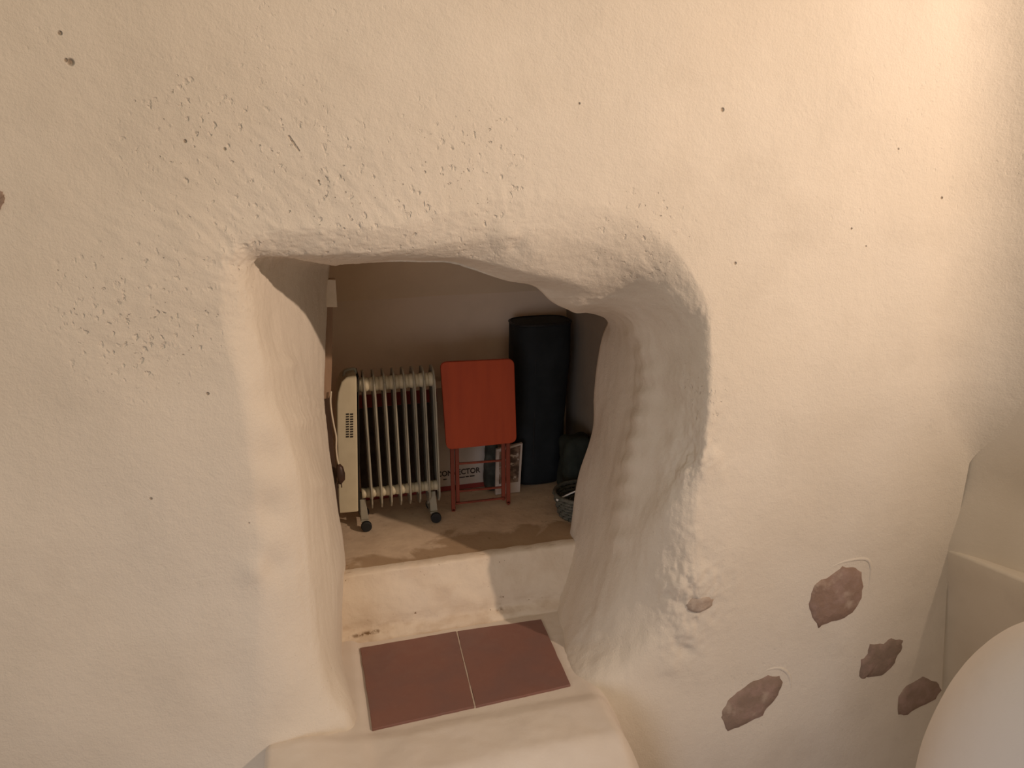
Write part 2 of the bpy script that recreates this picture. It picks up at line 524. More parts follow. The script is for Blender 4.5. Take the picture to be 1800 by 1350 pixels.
# smooth loft A..D with Catmull-Rom across the rings
def loft(rings, n):
    ln = np.linalg.norm(rings[1] - rings[0], axis=1, keepdims=True)
    dr = d0 / (np.linalg.norm(d0, axis=1, keepdims=True) + 1e-9)
    pad = [rings[1] - 2.2 * ln * dr] + rings + [2 * rings[-1] - rings[-2]]
    out = []
    for i in range(1, len(pad) - 2):
        p0, p1, p2, p3 = pad[i - 1:i + 3]
        for j in range(n):
            t = j / n
            # centripetal-ish: damp tangents a little so lips stay crisp
            m1, m2 = (p2 - p0) * 0.33, (p3 - p1) * 0.33
            h00 = 2 * t ** 3 - 3 * t ** 2 + 1; h10 = t ** 3 - 2 * t ** 2 + t
            h01 = -2 * t ** 3 + 3 * t ** 2; h11 = t ** 3 - t ** 2
            out.append(h00 * p1 + h10 * m1 + h01 * p2 + h11 * m2)
    out.append(pad[-2])
    return out
pre = rA.copy(); d0 = rA - rO
pre = rA - 0.12 * d0
lf = loft([rA, rB, rC, rD], 34)
grid = grid + lf
jD = len(grid) - 1
# behind the inner edge the wall turns outwards (hidden, keeps light out)
rE = rD.copy()
cen = rD.mean(axis=0)
rE2 = rD.copy()
for i in range(NP):
    v = rD[i] - cen
    v[1] = 0
    v = v / (np.linalg.norm(v) + 1e-6)
    rE[i] = rD[i] + v * 0.03 + np.array([0, 0.05, 0])
    rE2[i] = rE[i] + v * 0.9
for j in range(1, 4):
    grid.append(rD * (1 - j / 3) + rE * (j / 3))
grid.append(rE2)
G = np.array(grid)            # (rows, NP, 3)
NR = G.shape[0]

def grid_normals(G):
    du = np.gradient(G, axis=1)
    dv = np.gradient(G, axis=0)
    n = np.cross(du, dv)
    n /= np.linalg.norm(n, axis=2, keepdims=True) + 1e-9
    return n
N = grid_normals(G)
if N[20, NP // 2, 1] > 0:
    N = -N

# hand-made relief: low waves everywhere, rough lumps round the lip, lumps and dents where the photo shows them
ROUGH = [(520, 390, 150, .7), (700, 350, 190, .7), (900, 400, 110, .6), (430, 440, 60, .6), (1215, 540, 70, .7), (1225, 700, 60, 1.3), (1210, 800, 55, 2.4),
         (1245, 800, 50, 1.0), (1200, 950, 80, 1.2), (1210, 1050, 60, 3.2), (1195, 1130, 55, 2.2), (1250, 1025, 50, 1.6), (300, 500, 160, .6), (350, 300, 200, .6), (200, 620, 120, .6),
         (1110, 470, 90, .7), (550, 720, 40, 2.0), (1090, 700, 50, 1.2)]
LUMPS = [(1185, 1035, 26, .012), (1215, 1020, 30, .010), (1190, 1080, 20, .010), (1205, 1110, 16, .010), (1180, 1170, 14, .008), (1205, 1145, 12, -.008),
         (1195, 1060, 12, -.010), (1215, 790, 16, -.010), (1245, 815, 25, .007), (1190, 775, 14, .010), (1205, 830, 12, .009),
         (480, 700, 34, -.010), (480, 800, 34, -.012), (476, 900, 34, -.013), (482, 1000, 30, -.010), (450, 1005, 24, .010), (430, 1080, 60, -.006),
         (330, 430, 50, .006), (410, 1180, 70, -.006), (1090, 480, 60, -.006), (890, 415, 26, .008), (905, 430, 16, -.006),
         (700, 470, 30, -.004), (240, 1060, 140, -.006), (1112, 590, 15, .016), (1130, 620, 16, .018), (1137, 655, 16, .020), (1135, 695, 16, .020), (1128, 735, 16, .020), (1120, 775, 16, .018), (1110, 815, 16, .018), (1102, 855, 15, .016), (1096, 900, 15, .014), (1089, 950, 15, .012),
         (1172, 640, 22, -.010), (1172, 700, 22, -.012), (1162, 760, 22, -.010), (1145, 830, 20, -.008), (510, 640, 16, .009), (530, 740, 15, .009), (565, 850, 15, .008), (930, 440, 60, .01), (1010, 545, 22, .008)]
FP = F_PX
def relief():
    out = np.zeros((NR, NP))
    P = G.reshape(-1, 3) - np.array(CAM)
    f = P @ np.array(FW)
    X = 900 + FP * (P @ np.array(RT)) / f
    Y = 675 - FP * (P @ np.array(UP)) / f
    amp = np.zeros(len(P)) + 0.18
    for (x, y, r, a) in ROUGH:
        amp += 1.5 * a * np.exp(-((X - x) ** 2 + (Y - y) ** 2) / (r * r))
    d = np.zeros(len(P))
    for (x, y, r, h) in LUMPS:
        d += h * np.exp(-((X - x) ** 2 + (Y - y) ** 2) / (r * r))
    pts = G.reshape(-1, 3)
    inner = np.repeat(np.arange(NR), NP)
    hard = np.clip((inner - 110) / 40.0, 0, 1)
    for i in range(len(pts)):
        if inner[i] > jD + 2:
            continue
        p = Vector(pts[i])
        lo = noise.noise(p * 2.6) * 0.010 + noise.noise(p * 7.0 + Vector((3, 1, 7))) * 0.0025 * (1 + 1.2 * hard[i])
        a = amp[i]
        e = 0
        e += noise.noise(p * 26) * 0.0009 * a
        q = noise.noise(p * 55 + Vector((9, 2, 4)))
        e += q * 0.0009 * a
        e += (abs(noise.noise(p * 75)) - 0.2) * 0.0014 * a
        # vertical streaks on the jambs
        if hard[i] > 0 and (P[i][2] < -0.35):
            s = noise.noise(Vector((p.x * 22, p.y * 22, p.z * 4))) + 0.6 * noise.noise(Vector((p.x * 50 + 4, p.y * 50, p.z * 9)))
            e += s * 0.0026 * hard[i]
        out.flat[i] = lo + e + d[i]
    return out
DISP = relief()
# keep the borders where the neighbours meet them
fade = np.ones((NR, NP))
for j in range(6):
    fade[j, :] *= j / 6.0
fade[jD - 1:, :] *= 0.5
G2 = G + N * (DISP * fade)[:, :, None]
# soft concave fillet where this wall runs into the right wall
_rd = np.array([0.53, -0.85]); _rd /= np.linalg.norm(_rd)
for j in range(0, 75):
    for k in range(NP):
        x, y, z = G2[j, k]
        if x < 1.2 or k < 17 * SUB - 60:
            continue
        ty = topx((x, WY, z))[1]
        xc = aty(corner_at(ty), ty, WY).x
        r = 0.18 * smooth01(0.60, 0.95, z)
        if r < 0.005 or xc - x > r:
            continue
        t = 1 - (xc - x) / r
        t = min(t, 1.0)
        q0 = np.array([xc - r, y]); q1 = np.array([xc, y]); q2 = q1 + _rd * r * 0.9
        q = q0 * (1 - t) ** 2 + q1 * 2 * t * (1 - t) + q2 * t * t
        G2[j, k, 0], G2[j, k, 1] = q
vid = np.arange(NR * NP).reshape(NR, NP)
faces = []
for j in range(NR - 1):
    a = vid[j, :-1]; b = vid[j, 1:]; c = vid[j + 1, 1:]; d = vid[j + 1, :-1]
    faces.extend(zip(a.tolist(), d.tolist(), c.tolist(), b.tolist()))
wall = link_mesh('wall_front', G2.reshape(-1, 3).tolist(), faces, M_WALL)
struct(wall, 'thick uneven whitewashed plaster wall around the low opening')

def wall_y(px, py):
    """front surface depth of the finished wall under a pixel"""
    from mathutils.bvhtree import BVHTree
    global _bvh
    try:
        _bvh
    except NameError:
        _bvh = BVHTree.FromPolygons(G2.reshape(-1, 3).tolist(), faces)
    hit = _bvh.ray_cast(CAM, ray(px, py).normalized())
    if hit[0] is None:
        print('MISS', px, py)
        return aty(px, py, WY), Vector((0, -1, 0))
    return hit[0], hit[1]

# bare stones showing through the plaster: parts of the wall
def stone(outline, lift=0.004):
    pts = np.array(outline, float)
    c = pts.mean(axis=0)
    hit, nrm = wall_y(*c)
    base_n = Vector((0, -1, 0))
    verts, faces_ = [], []
    loops = [(1.0, -0.012), (1.0, -0.002), (0.93, lift), (0.6, lift * 1.6), (0.25, lift * 1.9)]
    dense = []
    n = len(pts)
    for i in range(n):
        for k in range(3):
            q = pts[i] * (1 - k / 3) + pts[(i + 1) % n] * (k / 3)
            q = q + np.array([random.uniform(-1.6, 1.6), random.uniform(-1.6, 1.6)])
            dense.append(q)
    m = len(dense)
    for (s, h) in loops:
        for q in dense:
            p2 = c + (q - c) * s
            hp, _ = wall_y(*p2)
            jit = noise.noise(Vector((p2[0] * .06, p2[1] * .06, 3))) * 0.003
            v = hp + base_n * (h + (jit if s < 1 else 0))
            verts.append(v)
    verts.append(wall_y(*c)[0] + base_n * lift * 2)
    for l in range(len(loops) - 1):
        for i in range(m):
            faces_.append((l * m + i, l * m + (i + 1) % m, (l + 1) * m + (i + 1) % m, (l + 1) * m + i))
    top = (len(loops) - 1) * m
    for i in range(m):
        faces_.append((top + i, top + (i + 1) % m, len(verts) - 1))
    o = link_mesh('stone', verts, faces_, M_STONE, wall, smooth=True)
    return o
STONES = [
    [(1421, 1063), (1426, 1043), (1435, 1024), (1461, 1010), (1482, 995), (1500, 996), (1515, 1005), (1518, 1030), (1515, 1052), (1500, 1078), (1478, 1090), (1452, 1096), (1437, 1104), (1428, 1085)],
    [(1267, 1263), (1270, 1245), (1283, 1226), (1302, 1213), (1325, 1196), (1350, 1187), (1372, 1187), (1378, 1200), (1370, 1222), (1350, 1245), (1335, 1262), (1310, 1274), (1278, 1288)],
    [(1510, 1190), (1513, 1160), (1524, 1148), (1530, 1132), (1552, 1130), (1568, 1122), (1588, 1124), (1584, 1142), (1572, 1165), (1555, 1186), (1532, 1190), (1516, 1194)],
    [(1577, 1258), (1579, 1225), (1592, 1204), (1622, 1190), (1648, 1198), (1656, 1212), (1645, 1228), (1616, 1242), (1592, 1256)],
    [(1204, 1062), (1218, 1052), (1240, 1049), (1256, 1052), (1248, 1068), (1228, 1078), (1212, 1074)],
    [(-14, 330), (2, 335), (8, 342), (9, 352), (4, 362), (-2, 372), (-14, 378)],
]
for k_, s in enumerate(STONES):
    o = stone(s)
    if k_ == 4:
        o.data.materials[0] = M_STONE2
        o['label'] = 'pale stone half covered by plaster'
# plaster rims thickened round the two largest stones (raised lip at their upper right)
def rim(px_pts, w, h):
    bm = bmesh.new()
    pts = cr(px_pts, 8)
    rad = []
    P3 = []
    for i, q in enumerate(pts):
        hp, _ = wall_y(*q)
        P3.append(hp + Vector((0, 0.5 * w - h, 0)))
        t = i / (len(pts) - 1)
        rad.append(0.4 * w + 0.6 * w * math.sin(math.pi * t))
    add_tube(bm, P3, rad, 8)
    return bm_obj('plaster_rim', bm, M_WALL, wall, smooth=True)
rim([(1440, 1014), (1470, 993), (1500, 984), (1524, 984), (1531, 1000), (1528, 1030), (1530, 1045)], 0.008, -0.0004)
rim([(1335, 1186), (1352, 1177), (1372, 1175), (1386, 1186), (1390, 1205), (1386, 1225)], 0.008, -0.0004)

# ------------------------------------------------------------------ right wall: meets wall_front in a corner, its foot set back
RDIR = Vector((0.53, -0.85, 0)).normalized()
def on_right(px, py, origin, dirv):
    """point under a pixel on the vertical plane through origin along dirv"""
    n = Vector((dirv.y, -dirv.x, 0))
    d = ray(px, py)
    return CAM + d * ((origin - CAM).dot(n) / d.dot(n))
E0 = Vector(aty(1667, 966, WY))
E1 = atz(1800, 1020, E0.z)
SDIR = (E1 - E0).normalized()
LZ = aty(1736, 694, WY - 0.06).z
verts, fcs = [], []
rows, cols = 60, 54
NRM = Vector((-0.85, -0.53, 0)).normalized()
for j in range(rows + 1):
    t = j / rows
    for i in range(cols + 1):
        s = -0.06 + (i / cols) * 1.6
        z = E0.z - 0.02 + (ZT - E0.z + 0.02) * t
        c = aty(corner_at(topx((E0.x, WY, z))[1]), topx((E0.x, WY, z))[1], WY)
        p = Vector((c.x, WY, z)) + RDIR * s
        ledge = 0.014 * smooth01(LZ + .004, LZ - .004, z)
        w = noise.noise(p * 3.0) * 0.008 + noise.noise(p * 9.0) * 0.003 + ledge * smooth01(0.06, 0.22, s)
        p = p + NRM * w * smooth01(0.05, 0.2, s)
        verts.append(p)
for j in range(rows):
    for i in range(cols):
        a = j * (cols + 1) + i
        fcs.append((a, a + 1, a + cols + 2, a + cols + 1))
wr = link_mesh('wall_right', verts, fcs, M_PLAIN)
struct(wr, 'angled plaster wall at the right above the masonry plinth')
# masonry plinth at the foot of the right wall: its end face looks away from the lamp
PN = Vector((SDIR.y, -SDIR.x, 0))
PN = PN if PN.x < 0 else -PN
verts, fcs = [], []
prof_p = [(0.9, 0.0), (0.3, 0.0), (0.05, 0.0), (0.012, -0.001), (0.003, -0.004), (0.0, -0.012)] + [(0.0, -0.012 - 0.05 * k) for k in range(1, 26)]
cols = 60
for (inw, dz) in prof_p:
    for i in range(cols + 1):
        s = -0.08 + 1.6 * i / cols
        lean = 0.16 * max(0, -dz)
        p = E0 + SDIR * s - PN * (inw - 0.0) + Vector((lean, 0, dz))
        p = p + PN * (noise.noise(p * 3.3) * 0.006 + noise.noise(p * 11) * 0.002) * smooth01(0, 0.1, s)
        verts.append(p)
for j in range(len(prof_p) - 1):
    for i in range(cols):
        a = j * (cols + 1) + i
        fcs.append((a, a + cols + 1, a + cols + 2, a + 1))
struct(link_mesh('trim_2', verts, fcs, M_PLAIN), 'masonry plinth below the right wall, its end face in shade')

# ------------------------------------------------------------------ doorstep with two terracotta tiles
def grid_sheet(name, fn, nu, nv, mat, parent=None):
    v = [fn(i / nu, j / nv) for j in range(nv + 1) for i in range(nu + 1)]
    f = [(j * (nu + 1) + i, j * (nu + 1) + i + 1, (j + 1) * (nu + 1) + i + 1, (j + 1) * (nu + 1) + i) for j in range(nv) for i in range(nu)]
    return link_mesh(name, v, f, mat, parent)

def outer_fn(u, v):
    return Vector((-2.6 + 7.4 * u, -3.2 + 5.3 * v, -0.85))
struct(grid_sheet('added_outer_floor', outer_fn, 8, 8, M_TILE), 'unseen dark red floor added to cut ambient light from below')  # out of view, added to block world light at the wall foot

TL = [atz(633, 1140, 0), atz(803, 1111, 0), atz(951, 1090, 0), atz(655, 1283, 0), atz(835, 1243, 0), atz(1003, 1205, 0)]
def step_fn(u, v):
    x = -0.32 + 1.60 * u
    if v < 0.75:
        y = 2.58 - (2.58 - 1.68) * (v / 0.75)
        z = 0.0
        # slightly dished round the tiles, a raised sill in front of them
        if y < 1.99:
            z += 0.012 * smooth01(1.99, 1.93, y) - 0.05 * smooth01(1.80, 1.66, y)
        z -= 0.45 * smooth01(-0.235, -0.29, x)
        if x < 0.07:
            z += 0.010 * smooth01(0.07, 0.02, x)
        z += 0.035 * smooth01(0.06, -0.16, x) * smooth01(2.1, 2.0, y)
        z -= 0.8 * smooth01(0.75, 1.05, x) * smooth01(2.10, 1.88, y)
    else:
        t = (v - 0.75) / 0.25
        y = 1.68 - 0.05 * min(1, t * 4)
        z = -0.038 - 0.45 * t - 0.8 * smooth01(0.75, 1.05, x) - 0.45 * smooth01(-0.235, -0.29, x)
    p = Vector((x, y, z))
    z += noise.noise(p * 9) * 0.004 + noise.noise(p * 30) * 0.0015
    inside = smooth01(0.03, 0.06, x) * smooth01(0.74, 0.70, x) * smooth01(1.97, 2.0, y)
    z = z * (1 - inside) + (-0.004) * inside
    return Vector((x, y, z))
step = grid_sheet('doorstep', step_fn, 160, 150, M_STEP)
struct(step, 'plastered low doorstep laid with two dark red tiles')
def tile(c):
    bm = bmesh.new()
    # c: back-left, back-right, front-right, front-left
    n = 10
    outline = []
    for k in range(4):
        a, b = c[k], c[(k + 1) % 4]
        for i in range(n):
            p = a.lerp(b, i / n)
            outline.append((p.x + random.uniform(-.0012, .0012), p.y + random.uniform(-.0012, .0012)))
    add_prism(bm, outline, 'z', -0.012, 0.004)
    o = bm_obj('tile', bm, M_TILE, step, bevel=0.0015, segs=2)
    return o
gx = Vector((0.0022, 0, 0))
tile([TL[0], TL[1] - gx, TL[4] - gx, TL[3]])
tile([TL[1] + gx, TL[2], TL[5], TL[4] + gx])
bm = bmesh.new()
add_prism(bm, [(p.x, p.y) for p in (TL[1] - gx, TL[1] + gx, TL[4] + gx, TL[4] - gx)], 'z', -0.01, 0.0025)
bm_obj('grout_line', bm, M_GROUT, step)

# ------------------------------------------------------------------ upper floor, riser
ZF = 0.24
RY = 2.5
def riser_fn(u, v):
    x = -0.15 + 1.15 * u
    ang = noise.noise(Vector((x * 4, 3, 1))) * 0.008
    if v < 0.8:
        z = -0.03 + (ZF + 0.03 - 0.012) * (v / 0.8)
        y = RY + 0.03 * smooth01(0.05, ZF, z) - 0.03 * smooth01(0.04, 0.0, z)
    else:
        t = (v - 0.8) / 0.2
        z = ZF - 0.012 + 0.014 * math.sin(t * math.pi / 2)
        y = RY + 0.03 + 0.035 * (1 - math.cos(t * math.pi / 2))
    p = Vector((x, y, z))
    y += ang + noise.noise(p * 14) * 0.006 + noise.noise(p * 40) * 0.002
    z += noise.noise(Vector((x * 22, 1, 5))) * 0.003 * v
    return Vector((x, y, z))
riser = grid_sheet('trim_1', riser_fn, 120, 50, M_RISER)
struct(riser, 'plastered riser of the step up into the alcove')
def floor_fn(u, v):
    x = -0.35 + 2.1 * u
    y = RY + 0.045 + 0.9 * v
    p = Vector((x, y, 0))
    z = ZF + noise.noise(p * 6) * 0.003 - 0.001
    return Vector((x, y, z))
fl = grid_sheet('floor', floor_fn, 80, 50, M_FLOOR)
struct(fl, 'dusty brown concrete floor of the alcove with a damp stain')

# ------------------------------------------------------------------ alcove shell
BY = 3.36
XL, XR = -0.22, 1.125
zc = aty(760, 527, BY).z
def back_fn(u, v):
    x = XL - 0.05 + (XR - XL + 0.1) * u
    z = ZF - 0.05 + (zc + 0.02 - ZF + 0.05) * v
    p = Vector((x, BY, z))
    return Vector((x, BY + noise.noise(p * 4) * 0.006, z))
struct(grid_sheet('wall_back', back_fn, 60, 40, M_ALC), 'dim plaster back wall of the alcove')
def ceil_fn(u, v):
    x = XL - 0.01 + (XR - XL + 0.02) * u
    y = BY + 0.01 - 1.28 * v
    z = zc + 0.03 * math.sin(min(1, v * 6) * math.pi / 2) + 0.62 * (1 - math.exp(-2.6 * v)) / (1 - math.exp(-2.6))
    p = Vector((x, y, z))
    return Vector((x, y, z + noise.noise(p * 4) * 0.006))
struct(grid_sheet('ceiling', ceil_fn, 60, 40, M_CEIL), 'sloping plaster ceiling of the alcove')
def al_fn(u, v):
    y = 2.08 + (BY - 2.04) * u
    z = ZF - 0.05 + 1.75 * v
    return Vector((XL + noise.noise(Vector((0, y * 4, z * 4))) * 0.006, y, z))
struct(grid_sheet('wall_left', al_fn, 30, 40, M_ALC), 'shaded left side wall of the alcove')
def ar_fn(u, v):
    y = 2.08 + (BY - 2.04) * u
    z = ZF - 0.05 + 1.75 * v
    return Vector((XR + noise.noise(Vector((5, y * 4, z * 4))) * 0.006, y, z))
struct(grid_sheet('wall_inner', ar_fn, 30, 40, M_ALCD), 'right side wall of the alcove, shade put into its dark colour')

# ------------------------------------------------------------------ door frame remnant on the left inner edge
FY = 2.70
bm = bmesh.new()
p0, p1 = aty(566, 536, FY), aty(588, 700, FY)
pts = [aty(562, 530, FY), aty(585, 530, FY), aty(584, 620, FY), aty(582, 690, FY), aty(578, 700, FY), aty(558, 704, FY)]
add_prism(bm, [(p.x, p.z) for p in pts], 'y', FY, FY + 0.03)
frame = bm_obj('door_1', bm, M_FRAME, bevel=0.002)
struct(frame, 'remains of an old wooden door frame at the left inner edge')
bm = bmesh.new()
pts = [aty(566, 491, FY - .03), aty(590, 492, FY - .03), aty(593, 540, FY - .03), aty(568, 540, FY - .03)]
add_prism(bm, [(p.x, p.z) for p in pts], 'y', FY - 0.03, FY + 0.02)
o = bm_obj('hinge_block', bm, M_WHITEP, frame, bevel=0.002)
o['label'] = 'white painted block'
bm = bmesh.new()
pts = [aty(560, 700, FY + .03), aty(583, 690, FY + .03), aty(583, 742, FY + .03), aty(588, 800, FY + .03), aty(594, 860, FY + .03), aty(598, 905, FY + .03), aty(575, 905, FY + .03)]
add_prism(bm, [(p.x, p.z) for p in pts], 'y', FY + 0.02, FY + 0.05)
o = bm_obj('added_strip', bm, M_STRIP, frame, bevel=0.002)  # dark strip added where the background by the jamb is dark
o['label'] = 'dark brown strip added below the frame remains'

# cord with plug hanging at the inner left edge
cord_y = FY - 0.012
cp = [(582, 688), (581, 705), (583, 725), (587, 748), (591, 768), (591, 788), (593, 806), (596, 818)]
cp3 = cr([tuple(aty(x, y, cord_y)) for x, y in cp], 6)
cord = thing('power_cord', 'thin white flex with a dark brown plug hanging by the left inner edge', 'cord', tuple(cp3[-1]))
def rel(o, parent):
    """parent a world-space mesh to an unrotated empty"""
    o.parent = parent
    o.matrix_parent_inverse = Matrix.Translation(-parent.location)
    return o
bm = bmesh.new()
add_tube(bm, cp3, 0.0032, 8)
rel(bm_obj('flex', bm, M_CORD, smooth=True), cord)
bm = bmesh.new()
pp = [aty(595, 816, cord_y), aty(597, 822, cord_y), aty(599, 834, cord_y), aty(600, 842, cord_y), aty(597, 850, cord_y)]
add_tube(bm, pp, [0.006, 0.013, 0.016, 0.014, 0.007], 12)
for dx in (-0.006, 0.006):
    e = Vector(pp[-1]) + Vector((dx, 0, 0))
    add_cyl(bm, e + Vector((0, 0, 0.004)), e + Vector((0, 0, -0.016)), 0.002, n=8)
o = rel(bm_obj('plug', bm, M_BROWNP, smooth=True), cord)
o['label'] = 'dark brown plug'

# ------------------------------------------------------------------ oil filled radiator
HY = 2.86       # front plane of the heater
HD = 0.15       # depth
heater = thing('oil_radiator', 'cream oil filled radiator on black castors left of the red folding table', 'heater', (0.24, HY + HD / 2, ZF))
bm = bmesh.new()
def hp(px, py):
    p = aty(px, py, HY)
    return (p.x, p.z)
out = [hp(595, 903), hp(594, 840), hp(592, 760), hp(592, 710), hp(594, 690), hp(600, 672), hp(609, 663), hp(620, 661), hp(627, 661), hp(630, 900)]
add_prism(bm, out, 'y', HY, HY + HD)
o = rel(bm_obj('control_housing', bm, M_CREAM, bevel=0.006, segs=3), heater)
# vent slots, two columns
bm = bmesh.new()
for r in range(10):
    py = 727 + r * 4.4
    for (a, b) in ((608.0, 613.4), (615.2, 621.0)):
        x0, z0 = hp(a, py)
        x1, z1 = hp(b, py + 2.0)
        add_box(bm, (x0, HY - 0.0012, z1), (x1, HY + 0.004, z0))
o = rel(bm_obj('vent_slots', bm, M_SLOT), heater)
o['kind'] = 'stuff'
# side seam
bm = bmesh.new()
a, b = hp(629.4, 663), hp(631, 900)
add_prism(bm, [(a[0], a[1]), (a[0] + .0035, a[1]), (b[0] + .0035, b[1]), (b[0], b[1])], 'y', HY + 0.004, HY + HD - 0.004)
rel(bm_obj('housing_seam', bm, M_SLOT), heater)
# carrying handle on the housing
bm = bmesh.new()
hx, hz = hp(615, 661)
add_tube(bm, cr([(hx - .02, HY + .05, hz - .012), (hx - .016, HY + .07, hz + .002), (hx + .005, HY + .07, hz + .009), (hx + .022, HY + .07, hz + .008), (hx + .026, HY + .07, hz - .012)], 5), 0.006, 8)
rel(bm_obj('handle', bm, M_CREAMD, smooth=True), heater)
# fins
zt = hp(700, 655)[1]
zb = hp(700, 897)[1]
h = zt - zb
def fin_outline():
    yc = HY + HD / 2
    w = HD / 2
    pts = [(0.25, 0), (0.55, .012), (0.9, .06), (1.0, .12), (1.0, .86), (0.92, .93), (0.6, .985), (0.22, 1.0)]
    o_ = [(yc - w * a, zb + h * t) for a, t in pts] + [(yc + w * a, zb + h * t) for a, t in reversed(pts)]
    return o_
FIN_PX = [647.5, 665.2, 683, 700.3, 717.6, 734.8, 752, 769.5]
fin_mesh = None
for px in FIN_PX:
    x = aty(px, 780, HY).x
    if fin_mesh is None:
        bm = bmesh.new()
        add_prism(bm, fin_outline(), 'x', -0.003, 0.003)
        # embossed channel plate in the middle of the fin
        yc = HY + HD / 2
        add_prism(bm, [(yc - .05, zb + .09 * h), (yc + .05, zb + .09 * h), (yc + .05, zb + .92 * h), (yc - .05, zb + .92 * h)], 'x', -0.006, 0.006)
        o = bm_obj('fin', bm, M_CREAMD, bevel=0.0008, segs=1)
        x0 = x
        fin_mesh = o
        o.location.x = x
    else:
        o = fin_mesh.copy()
        COL.objects.link(o)
        o.location.x = x
    o.parent = heater
    o.matrix_parent_inverse = Matrix.Translation(-heater.location)
# header tubes with collars between the fins
for nm, (pa, pb) in {'upper_header': (664, 689), 'lower_header': (858, 875)}.items():
    bm = bmesh.new()
    za, zb_ = hp(700, pa)[1], hp(700, pb)[1]
    r = (za - zb_) / 2
    zc_ = (za + zb_) / 2
    xs = [aty(px, 780, HY).x for px in [630] + FIN_PX]
    for i in range(len(xs) - 1):
        m_ = (xs[i] + xs[i + 1]) / 2
        yy = HY + 0.018 + r
        add_cyl(bm, (xs[i], yy, zc_), (m_, yy, zc_), r * 1.08, r * .92, 20)
        add_cyl(bm, (m_, yy, zc_), (xs[i + 1], yy, zc_), r * .92, r * 1.08, 20)
    rel(bm_obj(nm, bm, M_CREAM, smooth=True), heater)
# feet and castors
for (px, py) in ((643, 913), (765, 898.5)):
    wc = aty(px, py, HY + 0.02)
    zc_ = ZF + 0.021
    bm = bmesh.new()
    fx = wc.x
    top = zb + 0.05
    add_box(bm, (fx - .020, HY + .018, zc_ + .012), (fx + .012, HY + HD - .018, zc_ + .020))
    add_prism(bm, [(fx - .018, zc_ + .012), (fx + .012, zc_ + .012), (fx + .006, top), (fx - .018, top)], 'y', HY + .03, HY + .042)
    add_prism(bm, [(fx - .018, zc_ + .012), (fx + .012, zc_ + .012), (fx + .006, top), (fx - .018, top)], 'y', HY + HD - .042, HY + HD - .03)
    rel(bm_obj('foot_bracket', bm, M_CREAMD, bevel=0.002), heater)
    for yy in (HY - 0.004, HY + HD - 0.014):
        bm = bmesh.new()
        add_cyl(bm, (fx, yy, zc_), (fx, yy + 0.018, zc_), 0.0215, n=24)
        rel(bm_obj('castor', bm, M_RUBBER, bevel=0.003, segs=2), heater)

# ------------------------------------------------------------------ red folding table, folded, standing upright
TY = 2.955
table = thing('folding_table', 'folded small red wooden table standing upright beside the radiator', 'table', (0.6, TY, ZF))
def rounded(pts, r, n=5):
    out = []
    m = len(pts)
    for i in range(m):
        p = Vector(pts[i]); a = Vector(pts[i - 1]); b = Vector(pts[(i + 1) % m])
        u, v = (a - p).normalized(), (b - p).normalized()
        s, e = p + u * r, p + v * r
        for k in range(n + 1):
            t = k / n
            out.append(tuple(s * (1 - t) ** 2 + p * 2 * t * (1 - t) + e * t * t))
    return out
def tp(px, py, y=TY):
    p = aty(px, py, y)
    return (p.x, p.z)
bm = bmesh.new()
add_prism(bm, rounded([tp(774, 637, TY - .03), tp(904, 631, TY - .03), tp(908.5, 778, TY - .03), tp(785, 791, TY - .03)], 0.028), 'y', TY - 0.03, TY - 0.012)
rel(bm_obj('tabletop', bm, M_RED, bevel=0.003, segs=2), table)
for (xa, ya, xb, yb, dy) in ((794, 770, 797, 897, -.004), (802.5, 770, 804.5, 882, .010), (892.8, 770, 893.5, 883.5, -.004), (884.5, 770, 885, 876, .010)):
    bm = bmesh.new()
    a, b = aty(xa, ya, TY + dy), aty(xb, yb, TY + dy)
    b = Vector((b.x, b.y, max(b.z, ZF + .003)))
    add_bar(bm, a, b, 0.0165, 0.012)
    add_cyl(bm, b + Vector((0, -.006, 0)), b + Vector((0, .006, 0)), 0.0081, n=14)
    rel(bm_obj('leg', bm, M_REDLEG, bevel=0.0012, segs=1), table)
for (ya, yb, dy) in ((815.5, 809, .012), (864, 856, .012), (885, 875.5, -.004)):
    bm = bmesh.new()
    add_bar(bm, aty(801, ya, TY + dy), aty(886, yb, TY + dy), 0.008, 0.009, Vector((0, 0, 1)))
    rel(bm_obj('stretcher', bm, M_REDLEG, bevel=0.001, segs=1), table)

# ------------------------------------------------------------------ cardboard box, picture, dark bag behind the table
BXY = 3.17
bxl, bxr = aty(634, 850, BXY), aty(857, 846, BXY)
box_top = aty(700, 688, BXY).z
fb = ZF + 0.002
carton = thing('carton', 'white cardboard carton with dark lettering and a red stripe behind the table', 'box', ((bxl.x + bxr.x) / 2, BXY + .06, ZF))
bm = bmesh.new()
add_box(bm, (bxl.x, BXY, fb), (bxr.x, BXY + .12, box_top))
rel(bm_obj('carton_body', bm, M_CARD, bevel=0.003), carton)
bm = bmesh.new()
add_box(bm, (bxl.x + .001, BXY - .0015, fb + 0.0), (bxr.x - .004, BXY + .01, fb + 0.022))
o = rel(bm_obj('red_stripe', bm, M_CARDRED), carton)
o['label'] = 'dark red printed stripe'
bm = bmesh.new()
add_box(bm, (bxl.x + .001, BXY - .0015, box_top - .060), (aty(768, 700, BXY).x, BXY + .01, box_top - .003))
o = rel(bm_obj('red_stripe', bm, M_CARDRED), carton)
bm = bmesh.new()
add_box(bm, (bxl.x + .001, BXY - .0012, fb + 0.024), (aty(764, 700, BXY).x, BXY + .01, box_top - .061))
o = rel(bm_obj('dark_print', bm, M_INKP), carton)
o['label'] = 'dark brown printed panel'
